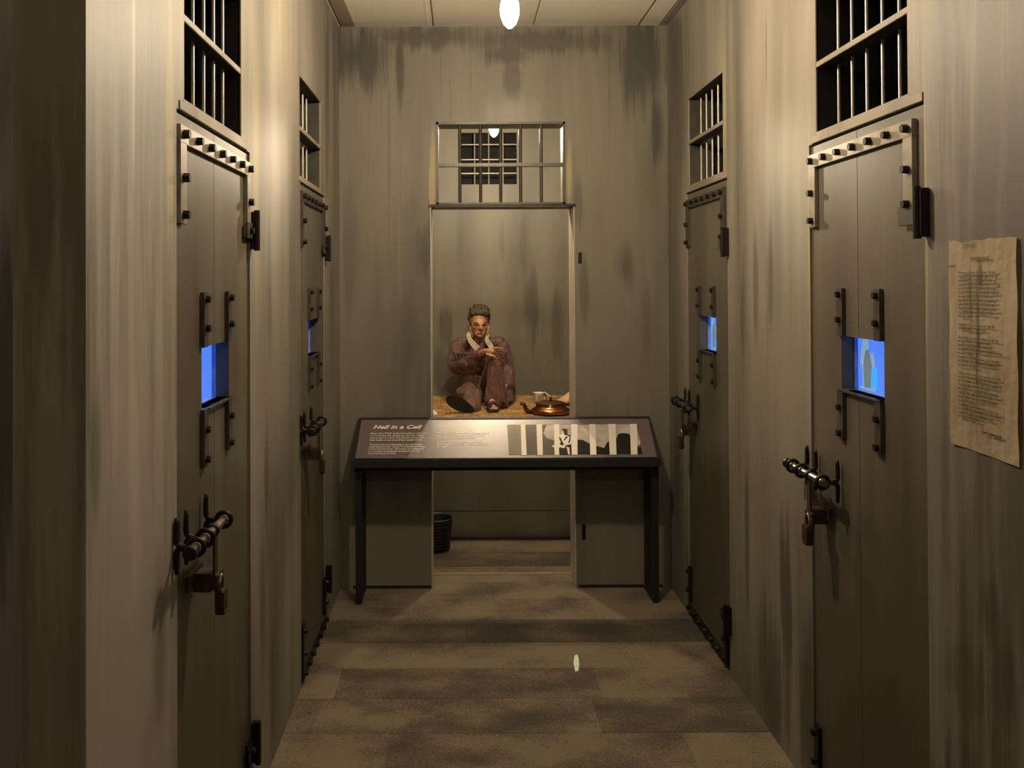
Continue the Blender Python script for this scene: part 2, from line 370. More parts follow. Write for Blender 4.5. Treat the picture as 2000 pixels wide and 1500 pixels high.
# ------------------------------------------------------------------ cell doors
def bolt(parent, x, z, y0=-.006, r=.0105, h=.014, rot=0.3):
    bm = B(); m = Matrix.Translation((x,y0-h/2,z)) @ Matrix.Rotation(PI/2,4,'X') @ Matrix.Rotation(rot,4,'Z')
    bmesh.ops.create_cone(bm, cap_ends=True, segments=6, radius1=r, radius2=r*.92, depth=h, matrix=m)
    return obj('bolt', bm, M_black, parent, local=True)
PEEP = (.200,.445,1.246,1.395)
NAMES = {'near_left':'near door on the bright side wall beside the pier', 'far_left':'', 'near_right':'', 'far_right':''}
WSTR = {}
def peephole_screen(root_m, D, key):
    pass
def make_door(n, key, label):
    D = DOORS[key]; W, T = D['W'], D['top']; L = D['side']=='L'
    loc = (XL if L else XR, D['y'], 0); rz = PI/2 if L else -PI/2
    root = thing('door_%d'%n, loc, rz, label, kind='structure')
    p0,p1,q0,q1 = PEEP
    yf, yb = .006, .040
    # door leaf: two tall planks (near doors) or one sheet, with the peephole cut through
    def leaf(u0,u1,name):
        bm = B(); a, b = max(u0,p0), min(u1,p1)
        g = .0012
        if a < b:
            if u0 < a: box(bm, (u0,yf,.008),(a,yb,T-.006))
            if b < u1-1e-6: box(bm, (b,yf,.008),(u1,yb,T-.006))
            box(bm, (a,yf,.008),(b,yb,q0)); box(bm, (a,yf,q1),(b,yb,T-.006))
        else: box(bm, (u0,yf,.008),(u1,yb,T-.006))
        return obj(name, bm, M_door, root, local=True)
    if D['planks']: leaf(.004,.304,'door_plank'); leaf(.3065,W-.004,'door_plank')
    else: leaf(.004,W-.004,'door_plank')
    # dark rebate behind the leaf
    bm = box(B(), (0,.085,0),(W,.09,T))
    obj('door_rebate', bm, M_void, root, local=True)
    hm = D['hmar']; sT = T-.032; sw = .044; sh = .040
    A, Bx = .010, W-.006-hm
    # upper U shaped strap
    bm = box(B(), (A,-.006,sT-sh),(Bx,yf,sT), .001); box(bm, (A,-.006,T-.250),(A+sw,yf,sT-sh+.001), .001); box(bm, (Bx-sw,-.006,T-.250),(Bx,yf,sT-sh+.001), .001)
    st = obj('upper_strap', bm, M_ironl if D['planks'] else M_iron, root, local=True)
    for k in range(7): bolt(st, A+.022+(Bx-A-.044)*k/6, sT-sh/2, rot=k*.7)
    for x in (A+.022, Bx-.022):
        bolt(st, x, T-.148, rot=.2); bolt(st, x, T-.230, rot=.5)
    # lower U shaped strap
    bm = box(B(), (A,-.006,.018),(Bx,yf,.062), .001); box(bm, (A,-.006,.060),(A+.036,yf,.225), .001); box(bm, (Bx-.036,-.006,.060),(Bx,yf,.225), .001)
    st = obj('lower_strap', bm, M_black, root, local=True)
    box_lip = obj('strap_lip', box(B(), (A+.036,-.005,.0625),(Bx-.036,yf,.0665)), M_iron, st, local=True)
    for k in range(7): bolt(st, A+.022+(Bx-A-.044)*k/6, .040, rot=k)
    for x in (A+.018, Bx-.018): bolt(st, x, .205); bolt(st, x, .120)
    # peephole straps with rivets
    for x0,x1 in ((p0-.010,p0+.026),(p1-.036,p1-.002)):
        for z0,z1,bz in ((q1,1.527,(1.510,1.440)),(1.108,q0,(1.197,1.126))):
            s = obj('peephole_strap', box(B(), (x0,-.004,z0),(x1,yf,z1), .001), M_iron, root, local=True)
            for z in bz: bolt(s, (x0+x1)/2, z, -.004, .0095, .010)
    # peephole tube and ledge
    MB = simple('peephole_lining', (0.22,0.30,0.60), .35) if 'peephole_lining' not in bpy.data.materials else bpy.data.materials['peephole_lining']  # screen glow on the reveal put into a blue base colour
    bm = B(); t = .004
    box(bm, (p0-t,yb-.001,q0-t),(p0,.052,q1+t)); box(bm, (p1,yb-.001,q0-t),(p1+t,.052,q1+t)); box(bm, (p0,yb-.001,q0-t),(p1,.052,q0)); box(bm, (p0,yb-.001,q1),(p1,.052,q1+t))
    box(bm, (p0,.040,q0),(p0+.004,.050,q1))
    obj('peephole_lining', bm, MB, root, local=True)
    obj('peephole_ledge', box(B(), (p0+.026,-.006,q0-.005),(p1-.002,yf+.03,q0), .001), M_iron, root, local=True)
    # hinges on the wall beside the leaf
    for z0,z1 in ((1.647,1.757),(.153,.268)):
        bm = box(B(), (W-.002,-.020,z0),(W+.024,.001,z1), .003); cone(bm, (W+.004,-.020,z0-.004),(W+.004,-.020,z1+.004), .009, seg=10)
        h_ = obj('hinge', bm, M_black, root, local=True)
        obj('hinge_leaf', box(B(), (Bx-.06,-.010,z0+.03),(W+.004,-.004,z0+.075), .001), M_iron if z0>1 else M_black, h_, local=True)
    # bolt with staples, hasp
    zr, yr = .985, -.048
    bl = obj('sliding_bolt', tube(B(), [(-.060,yr,zr),(.215,yr,zr)], .0105, 14), M_steel, root, local=True, smooth=False, label='polished round sliding bolt')
    obj('bolt_knob', lathe_x(-.070,.018,.0155,yr,zr), M_black, bl, local=True)
    obj('bolt_collar', lathe_x(.098,.016,.0150,yr,zr), M_black, bl, local=True)
    for x in (-.022, .045, .195):
        bm = B(); R_ = .0175
        tube(bm, [(x, yr+R_*math.cos(a), zr+R_*math.sin(a)) for a in [2*PI*k/16 for k in range(17)]], .0055, 8, caps=False)
        tube(bm, smoothpts([(x,yr+R_,zr),(x,-.018,zr+.002),(x,-.006,zr+.012),(x,-.006,zr+.062)],5), [.0065]*10+[.0065,.0065,.006,.006,.005,.004], 8)
        tube(bm, smoothpts([(x,yr+R_,zr),(x,-.018,zr-.002),(x,-.006,zr-.012),(x,-.006,zr-.058)],5), [.0065]*10+[.0065,.0065,.006,.006,.005,.004], 8)
        obj('staple', bm, M_black, root, local=True, smooth=True)
    bm = box(B(), (.098,yr-.006,.868),(.122,yr-.001,zr-.008), .001)
    obj('hasp_arm', bm, M_rust, root, local=True)
    bm = box(B(), (.040,-.012,.862),(.150,-.004,.900), .002); box(bm, (.085,yr-.002,.850),(.132,-.008,.892), .002); box(bm,(.095,yr-.012,.845),(.150,yr-.004,.885), .002)
    hp = obj('hasp_plate', bm, M_rust, root, local=True)
    # padlock hangs from the hasp: a thing of its own
    m = WM[root.name]; pl = m @ Vector((.122, yr-.010, .800))
    return root
def lathe_x(x, wd, r, y, z):
    bm = B(); tube(bm, [(x,y,z),(x+.002,y,z),(x+wd-.002,y,z),(x+wd,y,z)], [r*.8,r,r,r*.8], 14); return bm
make_door(1,'near_left','grey steel cell door next to the bright wall edge, seam down its middle')
make_door(2,'near_right','grey steel cell door beside the pasted notice, seam down its middle')
make_door(3,'far_left','narrow grey cell door nearest the end wall, opposite side from the notice')
make_door(4,'far_right','narrow grey cell door nearest the end wall, same side as the notice')

def make_padlock(key, label):
    D = DOORS[key]; L = D['side']=='L'
    m = Matrix.Translation((XL if L else XR, D['y'], 0)) @ Matrix.Rotation(PI/2 if L else -PI/2,4,'Z')
    base = m @ Vector((.122,-.062,.796))
    r = thing('padlock', base, PI/2 if L else -PI/2, label, 'padlock')
    bm = box(B(), (-.020,-.010,0),(.020,.010,.050), .003); box(bm, (-.014,-.011,-.006),(.014,.011,.002), .002)
    obj('lock_body', bm, M_rust, r, local=True)
    obj('shackle', tube(B(), smoothpts([(-.013,0,.048),(-.013,0,.068),(0,0,.083),(.013,0,.068),(.013,0,.048)],5), .0035, 8), M_steel, r, local=True, smooth=True, label='worn pale metal shackle')
make_padlock('near_left','rusty padlock on the hasp of the door next to the bright wall edge')
make_padlock('near_right','rusty padlock on the hasp of the door beside the pasted notice')
make_padlock('far_left','small dark padlock on the narrow door opposite the notice side, nearest the end wall')
make_padlock('far_right','small dark padlock on the narrow door on the notice side, nearest the end wall')

# glowing screens behind the peepholes
M_sb = emit('screen_blue', (0.08,0.21,0.82), 1.1, (0.01,0.02,0.1))
M_sd = emit('screen_deep_blue', (0.01,0.03,0.35), .5, (0.01,0.02,0.1))
M_sc = emit('screen_cyan', (0.05,0.36,1.0), 1.1, (0.01,0.02,0.1))
M_sp = emit('screen_pale', (0.26,0.42,0.60), .85, (0.05,0.05,0.1))
M_sg = emit('screen_olive', (0.22,0.32,0.30), .55, (0.05,0.05,0.1))
def make_screen(key, label, base):
    D = DOORS[key]; L = D['side']=='L'
    p0,p1,q0,q1 = PEEP
    m = Matrix.Translation((XL if L else XR, D['y'], 0)) @ Matrix.Rotation(PI/2 if L else -PI/2,4,'Z')
    r = thing('lit_screen', m @ Vector(((p0+p1)/2,.150,q0-.05)), PI/2 if L else -PI/2, label, 'screen')
    ox, oy, oz = (p0+p1)/2, .150, q0-.05
    def P(x,y,z): return (x-ox,y-oy,z-oz)
    obj('screen_body', box(B(), P(p0-.01,.0535,q0-.02),P(p1+.01,.070,q1+.02), .002), M_signblack, r, local=True)
    obj('picture', box(B(), P(p0,.052,q0),P(p1,.0535,q1)), base, r, local=True)
    if key.endswith('right'):
        def poly(pts, mt, d):
            bm = B(); prism(bm, [P(p0+(x-p0)*.62,.052-d,z) for x,z in pts], (0,-1,0), .0004); obj('picture_patch', bm, mt, r, local=True)
        poly([(p0+.02,q0+.004),(p0+.165,q0+.004),(p0+.155,q0+.09),(p0+.12,q1-.01),(p0+.05,q1-.006),(p0+.025,q0+.09)], M_sp, .0002)
        poly([(p0+.06,q0+.01),(p0+.12,q0+.01),(p0+.135,q0+.07),(p0+.11,q0+.115),(p0+.075,q0+.11),(p0+.055,q0+.07)], M_sg, .0008)
        poly([(p0+.125,q0+.015),(p0+.185,q0+.012),(p0+.185,q0+.07),(p0+.135,q0+.068)], M_sc, .0014)
        poly([(p0+.025,q0+.012),(p0+.05,q0+.012),(p0+.045,q0+.07),(p0+.03,q0+.072)], M_sb, .0014)
        poly([(p0+.11,q1-.045),(p0+.15,q1-.04),(p0+.15,q1-.003),(p0+.105,q1-.003)], M_sb, .0014)
make_screen('near_left','blue screen glowing in the peephole of the door next to the bright wall edge', M_sb)
make_screen('near_right','screen with a pale figure on blue, in the peephole of the door beside the notice', M_sb)
make_screen('far_left','dim blue screen in the peephole of the narrow door opposite the notice side', M_sd)
make_screen('far_right','small blue and white screen in the peephole of the narrow door on the notice side', M_sb)

# ------------------------------------------------------------------ barred windows over the doors
M_lining = simple('recess_shade', (0.035,0.030,0.020), .7, 0, .4, 10)
def make_window(n, key, label):
    D = DOORS[key]; L = D['side']=='L'; u0,u1 = D['u']; z0,z1 = D['zs'], D['zt']
    root = thing('window_%d'%n, (XL if L else XR, D['y'], 0), PI/2 if L else -PI/2, label, kind='structure')
    rec = D['rec']; t = .010
    bm = B(); e0, e1 = ((t, .002) if L else (.002, t)) if D['planks'] else (.003,.003); box(bm, (u0,.0005,z0),(u0+e0,.008,z1)); box(bm, (u1-e1,.0005,z0),(u1,.008,z1)); box(bm, (u0,.0005,z1-.005),(u1,.008,z1)); box(bm,(u0,-.0005,z0),(u1,.07,z0+.010))
    obj('window_frame', bm, M_frame, root, local=True)
    cb = obj('crossbar', box(B(), (u0+.002,.001,D['zc']),(u1-.002,.007,D['zc']+.016), .001), M_frame, root, local=True)
    obj('crossbar_back', box(B(), (u0+.003,.007,D['zc']+.001),(u1-.003,rec+.006,D['zc']+.015)), M_void if D['planks'] else M_lining, cb, local=True)  # shade under the crossbar put in as a dark block
    obj('window_sill', box(B(), (u0-.03,-.003,D['top']+.001),(u1+.06,.004,z0+.001), .001), M_frame, root, local=True)
    k = 0
    while True:
        u = (.055 if L else .087) + .0885*k; k += 1
        if u > u1-.012: break
        if u < u0+.012: continue
        obj('window_bar', cone(B(), (u,rec+.004,z0+.008),(u,rec+.004,z1-.006), .0042, seg=10), M_bar, root, local=True)
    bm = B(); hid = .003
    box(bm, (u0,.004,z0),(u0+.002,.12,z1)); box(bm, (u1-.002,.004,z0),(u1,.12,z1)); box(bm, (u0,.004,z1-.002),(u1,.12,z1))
    obj('window_lining', bm, M_void if D['planks'] else M_lining, root, local=True)  # shade of the reveals put in as thin dark sheets
    bm = B(); box(bm, (u0-.02,.25,z0-.02),(u1+.02,.26,z1+.02)); box(bm,(u0-.02,.12,z0-.02),(u0-.01,.25,z1+.02)); box(bm,(u1+.01,.12,z0-.02),(u1+.02,.25,z1+.02)); box(bm,(u0-.02,.12,z1+.01),(u1+.02,.25,z1+.02)); box(bm,(u0-.02,.12,z0-.02),(u1+.02,.25,z0-.01))
    obj('dark_recess', bm, M_void, root, local=True)
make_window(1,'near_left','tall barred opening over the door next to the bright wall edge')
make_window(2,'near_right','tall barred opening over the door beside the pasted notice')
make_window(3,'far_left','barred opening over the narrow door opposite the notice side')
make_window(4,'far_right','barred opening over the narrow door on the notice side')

# barred opening in the end wall
r5 = thing('window_5', ((WX0+WX1)/2, YB, WZ0), 0, 'wide barred opening in the end wall above the doorway', kind='structure')
def zrow(y): return F(0,y,YB).z
M_wf = simple('window_iron', (0.05,0.045,0.034), .4, .5, .2, 20)
bm = B(); t = .012
box(bm, (WX0,YB-.006,WZ0),(WX0+t,YB+.03,WZ1)); box(bm, (WX1-t,YB-.006,WZ0),(WX1,YB+.03,WZ1)); box(bm,(WX0,YB-.006,WZ1-t),(WX1,YB+.03,WZ1)); box(bm,(WX0,YB-.006,WZ0),(WX1,YB+.03,WZ0+.009))
obj('window_frame', bm, M_wf, r5)
zc = zrow(322)
obj('crossbar', box(B(), (WX0+t*.5,YB-.008,zc-.009),(WX1-t*.5,YB+.022,zc+.009), .002), M_wf, r5)
for px in (899,939.6,979,1018,1058.6):
    x = F(px,0,YB).x
    obj('window_bar', cone(B(), (x,YB+.012,WZ0+.004),(x,YB+.012,WZ1-.006), .0085, seg=14), M_wf, r5, smooth=False)
obj('window_sill', box(B(), (WX0-.006,YB-.008,WZ0-.014),(WX1+.006,YB+.01,WZ0-.001), .001), M_frame, r5)
# gridded window in the cell's rear wall
r6 = thing('window_6', ((WCX0+WCX1)/2, YC, WCZ0), 0, 'small square window with a steel grid, high in the cell rear wall', kind='structure')
def crow(y): return F(0,y,YC).z
def ccol(x): return F(x,0,YC).x
bm = B(); box(bm, (WCX0,YC-.002,crow(259)),(WCX1,YC+.05,WCZ1)); box(bm, (WCX0-.006,YC-.002,WCZ0),(WCX0,YC+.05,WCZ1)); 
obj('window_frame', bm, M_cell, r6)
M_grid = simple('grid_steel', (0.22,0.20,0.16), .4, .4, .1)
for px in (928,955.8,984): obj('grid_bar', cone(B(), (ccol(px),YC+.03,WCZ0),(ccol(px),YC+.03,crow(259)), .0065, seg=10), M_grid, r6)
for py in (281.5,311,338): obj('grid_bar', cone(B(), (WCX0,YC+.022,crow(py)),(WCX1,YC+.022,crow(py)), .0065, seg=10), M_grid, r6)
bm = B(); box(bm, (WCX0-.02,YC+.19,WCZ0-.02),(WCX1+.02,YC+.20,WCZ1+.02)); box(bm,(WCX0-.02,YC+.1,WCZ0-.02),(WCX0,YC+.2,WCZ1+.02)); box(bm,(WCX1,YC+.1,WCZ0-.02),(WCX1+.02,YC+.2,WCZ1+.02)); box(bm,(WCX0,YC+.1,WCZ1),(WCX1,YC+.2,WCZ1+.02)); box(bm,(WCX0,YC+.1,WCZ0-.02),(WCX1,YC+.15,WCZ0))
obj('dark_recess', bm, M_void, r6)

# ------------------------------------------------------------------ bulbs
def make_bulb(loc, strength, label, r=.032, ztop=ZC, name='bulb_glow'):
    x,y,zb = loc
    t = thing('hanging_bulb', (x,y,zb), 0, label, 'light bulb')
    k = r/.032
    m = emit(name, WARM, strength)
    obj('glass_bulb', lathe(B(), [(0,0),(.008*k,.002),(.021*k,.016*k),(.030*k,.040*k),(.0325*k,.062*k),(.030*k,.085*k),(.022*k,.108*k),(.015*k,.125*k),(.013*k,.138*k),(0,.139*k)], (x,y,zb), 20), m, t, smooth=True)
    obj('socket', lathe(B(), [(0,.136*k),(.015*k,.136*k),(.018*k,.142*k),(.018*k,.185*k),(.008*k,.198*k),(0,.198*k)], (x,y,zb), 16), M_black, t, smooth=True)
    obj('cord', cone(B(), (x,y,zb+.195*k),(x,y,ztop), .0025, seg=8), M_signblack, t)
p = F(998,55,2.8); make_bulb(p, BULB_HALL, 'large clear light bulb hanging from the ceiling in the corridor', .0308, name='bulb_glow_corridor')
p = F(966,268,5.25); make_bulb(p, BULB_CELL, 'small light bulb glowing behind the bars of the end wall opening', .031, name='bulb_glow_cell')
make_bulb((.17,.15,2.42), BULB_REAR, 'light bulb hanging near the entrance, outside the picture', .033, name='bulb_glow_entrance')

print('T', round(time.time()-T0,1), flush=True)
# ------------------------------------------------------------------ information panel
SA, SB = (4.15, .7029), (4.40, .8655)      # front and rear edge of the slanted face (y, z)
def sp(px, py, lift=0.0):
    t0 = (SB[1]-SA[1])/(SB[0]-SA[0]); a = (py-VY)/FPX
    t = (H - SA[1] + t0*SA[0])/(t0 + a)
    p = Vector(((px-VX)*t/FPX, t, H-a*t)); n = Vector((0,-(SB[1]-SA[1]),(SB[0]-SA[0]))).normalized()
    return p + n*lift
sn = Vector((0,-(SB[1]-SA[1]),(SB[0]-SA[0]))).normalized()
sg = thing('information_panel', (.217,4.3,0), 0, 'black legged information panel with slanted purple grey face headed Hell in a Cell', 'sign')
def panel_mat():
    m, nt, b = new_mat('panel_print'); g = N(nt)
    f = g.noise(g.pos((3,3,3)), 1, 2)
    g.l(g.ramp(f, [(.4,(0.090,0.062,0.068)),(.6,(0.115,0.083,0.088))]), b.inputs['Base Color'])
    b.inputs['Roughness'].default_value = .30; b.inputs['Specular IOR Level'].default_value = 1.0; b.inputs['Coat Weight'].default_value = 1.0; b.inputs['Coat Roughness'].default_value = .34; b.inputs['Coat IOR'].default_value = 1.8; return m
M_print = panel_mat()
x0f, x1f = -.521, .950
# carcass: wedge with black frame, lip in front
bm = B(); prism(bm, [(x0f,SA[0],SA[1]-.003),(x0f,SB[0]-.004,SB[1]-.003),(x0f,SB[0]-.004,SB[1]-.030),(x0f,SA[0],SA[1]-.037)], (1,0,0), x1f-x0f)
obj('panel_tray', bm, M_signblack, sg)
bm = B(); e = .010
def strip(a,b,c,d): prism(bm, [a,b,c,d], -sn, .003)
L0,L1,R0,R1 = sp(690,896,.003), sp(703.5,815,.003), sp(1284,896,.003), sp(1266,815,.003)
def lerp(a,b,t): return a+(b-a)*t
strip(L0, L1, L1+Vector((.006,0,0)), L0+Vector((.006,0,0))); strip(R0-Vector((.006,0,0)), R1-Vector((.006,0,0)), R1, R0)
strip(L0, R0, lerp(R0,R1,.02), lerp(L0,L1,.02)); strip(lerp(L0,L1,.955), lerp(R0,R1,.955), R1, L1)
obj('panel_border', bm, M_signblack, sg)
bm = B(); prism(bm, [lerp(L0,L1,.015)-sn*.003+Vector((.004,0,0)), lerp(R0,R1,.015)-sn*.003-Vector((.004,0,0)), lerp(R0,R1,.96)-sn*.003-Vector((.004,0,0)), lerp(L0,L1,.96)-sn*.003+Vector((.004,0,0))], -sn, .002)
face = obj('panel_face', bm, M_print, sg)
M_txt = simple('print_white', (0.80,0.76,0.72), .3, 0, .03)
slope = math.atan2(SB[1]-SA[1], SB[0]-SA[0])
def text(parent, s, pos, size, mat, rot, shear=0, width=None, offset=0.0, space=1.0, sx=1.0, name='lettering'):
    c = bpy.data.curves.new(name, 'FONT'); c.body = s; c.size = size; c.shear = shear; c.offset = offset; c.space_line = space
    c.fill_mode = 'FRONT'; c.resolution_u = 2
    tmp = bpy.data.objects.new(name, c); me = tmp.to_mesh().copy(); tmp.to_mesh_clear(); bpy.data.objects.remove(tmp); bpy.data.curves.remove(c)
    me.materials.clear(); me.materials.append(mat); me.name = name
    o = bpy.data.objects.new(name, me); C.objects.link(o)
    m = Matrix.Translation(pos) @ rot @ Matrix.Diagonal((sx,1,1,1))
    o.parent = parent; o.matrix_local = WM[parent.name].inverted() @ m
    return o
Rp = Matrix.Rotation(slope,4,'X')
text(face, 'Hell in a Cell', sp(727,836.5,.0014), .036, M_txt, Rp, shear=.35, offset=.0011, sx=1.25)
c1 = ['Many other POWs at the Hanoi Hilton were held','in a room like this, off and on, often for weeks','and months at a time. They had no contact with','their family or any news of the outside world.','',
      'The food was too sickening to eat, the meager','meals became their world. Tormented by hunger,','in two months alone. They were also subjected','to a constant propaganda broadcast into the','room for hours on end.']
c2 = ['When they were brought out of isolation from','their cells, they endured periods of intense','interrogations, and physical torture.','','Even the cell swapped for interrogations,','which required POWs to be moved around to',
      'this regime.']
for lines, px, py0 in ((c1,723,844.2),(c2,851,844.2)):
    for i,s in enumerate(lines):
        if not s: continue
        y = py0 + i*4.35
        x = px - (i*0.62 if px<800 else 0)
        text(face, s, sp(x, y+2.6, .0014), .0138, M_txt, Rp, offset=.0002, sx=1.0)
# the printed photograph, flat on the panel
M_g1 = simple('photo_grey', (0.16,0.15,0.115), .25, 0, .15, 8); M_g0 = simple('photo_dark_grey', (0.075,0.066,0.052), .25, 0, .15, 8)
M_g2 = simple('photo_mist', (0.42,0.38,0.33), .25, 0, .25, 14); M_g3 = simple('photo_white', (0.74,0.70,0.62), .25, 0, .06, 8); M_g4 = simple('photo_black', (0.012,0.011,0.010), .25, 0, .2, 8)
def patch(pts, mat, lv, name='photo_patch'):
    bm = B(); prism(bm, [sp(x,y,.0006+lv*.00025) for x,y in pts], -sn, .0003); obj(name, bm, mat, face)
def c8(x, y): return (970+x/6.25, 800+y/6.25)
patch([c8(118,185),c8(1690,185),c8(1770,552),c8(140,552)], M_g0, 0, 'printed_photograph')
patch([c8(118,185),c8(290,185),c8(300,552),c8(140,552)], M_g1, 1)
patch([c8(600,190),c8(1690,186),c8(1745,420),c8(1700,470),c8(1600,300),c8(1480,300),c8(1440,380),c8(1340,400),c8(1300,475),c8(1210,450),c8(1100,410),c8(1040,375),c8(970,372),c8(900,380),c8(700,380),c8(600,350),c8(560,290)], M_g2, 1)
patch([c8(970,372),c8(1040,375),c8(1100,410),c8(1150,430),c8(1210,450),c8(1300,475),c8(1340,400),c8(1440,380),c8(1470,310),c8(1520,292),c8(1590,300),c8(1625,330),c8(1720,470),c8(1750,480),c8(1768,550),c8(880,550),c8(880,470)], M_g4, 2)
for a,b,c,d in ((285,340,295,355),(475,545,488,552),(690,755,695,758),(898,975,903,975),(1120,1195,1130,1205),(1350,1440,1368,1450),(1615,1700,1625,1705)):
    patch([c8(a,183),c8(b,183),c8(d,556),c8(c,556)], M_g3, 3, 'photo_bar')
patch([c8(755,240),c8(900,240),c8(905,420),c8(755,420)], M_g2, 3)
patch([c8(750,470),c8(900,430),c8(905,552),c8(752,552)], M_g4, 4)
patch([c8(750,320),c8(790,300),c8(860,300),c8(900,330),c8(900,425),c8(830,440),c8(820,470),c8(790,475),c8(748,455)], M_g3, 5)
for q in ([(790,240),(850,240),(855,300),(840,325),(815,310),(805,270),(785,258)], [(845,300),(895,325),(885,345),(845,315)], [(752,330),(770,350),(800,410),(785,415),(755,370)], [(840,330),(860,340),(815,385),(805,375)], [(880,340),(892,345),(880,410),(862,412)], [(770,395),(815,425),(795,445),(760,430)]):
    patch([c8(*a) for a in q], M_g4, 6)
patch([c8(788,262),c8(803,270),c8(812,312),c8(796,300)], M_g3, 6)
patch([c8(835,455),c8(875,470),c8(880,552),c8(862,552),c8(850,490)], M_g3, 6); patch([c8(662,450),c8(680,435),c8(740,460),c8(690,470)], M_g3, 6)
for sx_ in (-1, 1):
    xa = -.5125 if sx_<0 else .9175
    bm = box(B(), (xa,4.20,0),(xa+.030,4.226,.690), .001); f1 = obj('front_leg', bm, M_signblack, sg)
    bm = box(B(), (xa+.0,4.375,0),(xa+.030,4.400,.82), .001); obj('rear_leg', bm, M_signblack, sg)
    bm = box(B(), (xa,4.22,.0),(xa+.028,4.38,.020), .001); obj('foot_rail', bm, M_signblack, sg)
obj('apron', box(B(), (-.515,4.20,.64),(.945,4.215,.672)), M_signblack, sg)

print('T', round(time.time()-T0,1), flush=True)
# ------------------------------------------------------------------ notice on the side wall
nt_ = thing('paper_notice', (XR, 1.76, 1.20), -PI/2, 'yellowed typed sheet pasted on the wall, torn at its top edge', 'notice')
def npt(u, z, off): return (XR-off, 1.874-u, z)     # u from the far edge towards the viewer
ztl, zbl = 1.632, 1.199
bm = B(); nu, nv = 10, 20; vs = {}
for i in range(nu+1):
    for j in range(nv+1):
        u = .229*i/nu; zt = ztl + (.002 if i>5 else -.003 if 1<i<4 else 0) + (.0012*math.sin(i*2.3)); z = zbl-.004*i/nu + (zt-zbl)*j/nv
        off = .002+.003*(abs(i/nu-.5)*2)**4+.0012*math.sin(i*1.7+j*.9)
        vs[i,j] = bm.verts.new(npt(u,z,off))
for i in range(nu):
    for j in range(nv): bm.faces.new((vs[i,j],vs[i+1,j],vs[i+1,j+1],vs[i,j+1]))
bmesh.ops.solidify(bm, geom=list(bm.faces), thickness=.0008)
def paper_mat():
    m, n2, b = new_mat('aged_paper'); g = N(n2)
    f = g.noise(g.pos((10,10,6)), 1, 5)
    col = g.ramp(f, [(.35,(0.52,0.41,0.26)),(.5,(0.64,0.52,0.35)),(.65,(0.72,0.60,0.43))])
    P = g.n('ShaderNodeNewGeometry').outputs['Position']
    for c,s_,st in (((XR,1.775,1.47),(1,.008,.13),.75),((XR,1.80,1.50),(1,.006,.09),.6),((XR,1.765,1.56),(1,.010,.05),.7),((XR,1.78,1.35),(1,.005,.14),.5),((XR,1.80,1.62),(1,.03,.008),.5),((XR,1.865,1.578),(1,.02,.004),.6)):
        sub = g.n('ShaderNodeVectorMath', operation='SUBTRACT'); g.l(P, sub.inputs[0]); sub.inputs[1].default_value = c
        dv = g.n('ShaderNodeVectorMath', operation='DIVIDE'); g.l(sub.outputs[0], dv.inputs[0]); dv.inputs[1].default_value = s_
        ln = g.n('ShaderNodeVectorMath', operation='LENGTH'); g.l(dv.outputs[0], ln.inputs[0])
        r = g.math('ADD', ln.outputs['Value'], g.math('MULTIPLY', g.math('SUBTRACT', g.noise(g.pos((60,60,12)),1,3), .5), 1.6))
        mr = g.n('ShaderNodeMapRange', interpolation_type='SMOOTHSTEP'); g.l(r, mr.inputs[0])
        mr.inputs[1].default_value = 1.1; mr.inputs[2].default_value = .2; mr.inputs[3].default_value = 0; mr.inputs[4].default_value = st
        col = g.mix(mr.outputs[0], col, (0.13,0.10,0.05))
    g.l(col, b.inputs['Base Color']); b.inputs['Roughness'].default_value = .7; return m
sheet = obj('sheet', bm, paper_mat(), nt_)
M_ink = simple('typed_ink', (0.035,0.026,0.014), .6, 0, .2)
Rn = Matrix.Rotation(-PI/2,4,'Z') @ Matrix.Rotation(PI/2,4,'X')
def ntext(s, u, z, size, sx=1.0, rowtilt=0, off=0.0):
    # printed just in front of the sheet surface
    text(sheet, s, npt(u, z, .0075), size, M_ink, Rn @ Matrix.Rotation(rowtilt,4,'Z'), sx=sx, offset=off+.00018, name='typed_line')
ntext('THE REGULATIONS', .083, 1.590, .0072, 1.0, off=.0002)
P1 = ['American servicemen participating in the war','of aggression in Viet-Nam and caught in the act','while perpetrating crimes against the land and','people, should have been duly punished according','to their acts; but the Government and people,',
 'endowed with noble and humanitarian traditions,','have given those captured servicemen the','opportunity to benefit a lenient and generous','policy by affording them a normal life in the','detention camp as practical conditions permit',
 'it and conforming to the situation in which','the war is still on.','','Detainees are to observe and carry out the','following regulations of the camp.']
for i,s in enumerate(P1):
    if s: ntext(s, .040, 1.562-i*.0083, .0068, 1.02)
P2 = ['The criminals are under an obligation to give full','and clear written or oral answers to all','questions raised by the camp authorities.','All attempts and tricks intended to evade answering','are acts of violation.','Detainees must absolutely abide by and seriously',
 'obey all orders and instructions from officers','and guards in the camp.','','Detainees must demonstrate a cautious and polite','attitude to the officers and guards in the camp','and must render greetings when met by them.','When the officers come to the rooms,','they must carefully and neatly dress themselves,',
 'stand attention, bow a greeting and await','further orders. They may sit down only when','permission is granted.','The detainee must maintain silence in the room','and not make any loud noises which can be heard','outside. All schemes and attempts to gain','information are forbidden.']
for i,s in enumerate(P2):
    if s: ntext(s, .036, 1.427-i*.0083, .0068, 1.04, off=.0)
ntext('CAMP COMMANDER', .115, 1.240, .0072, 1.0, off=.0002)

print('T', round(time.time()-T0,1), flush=True)
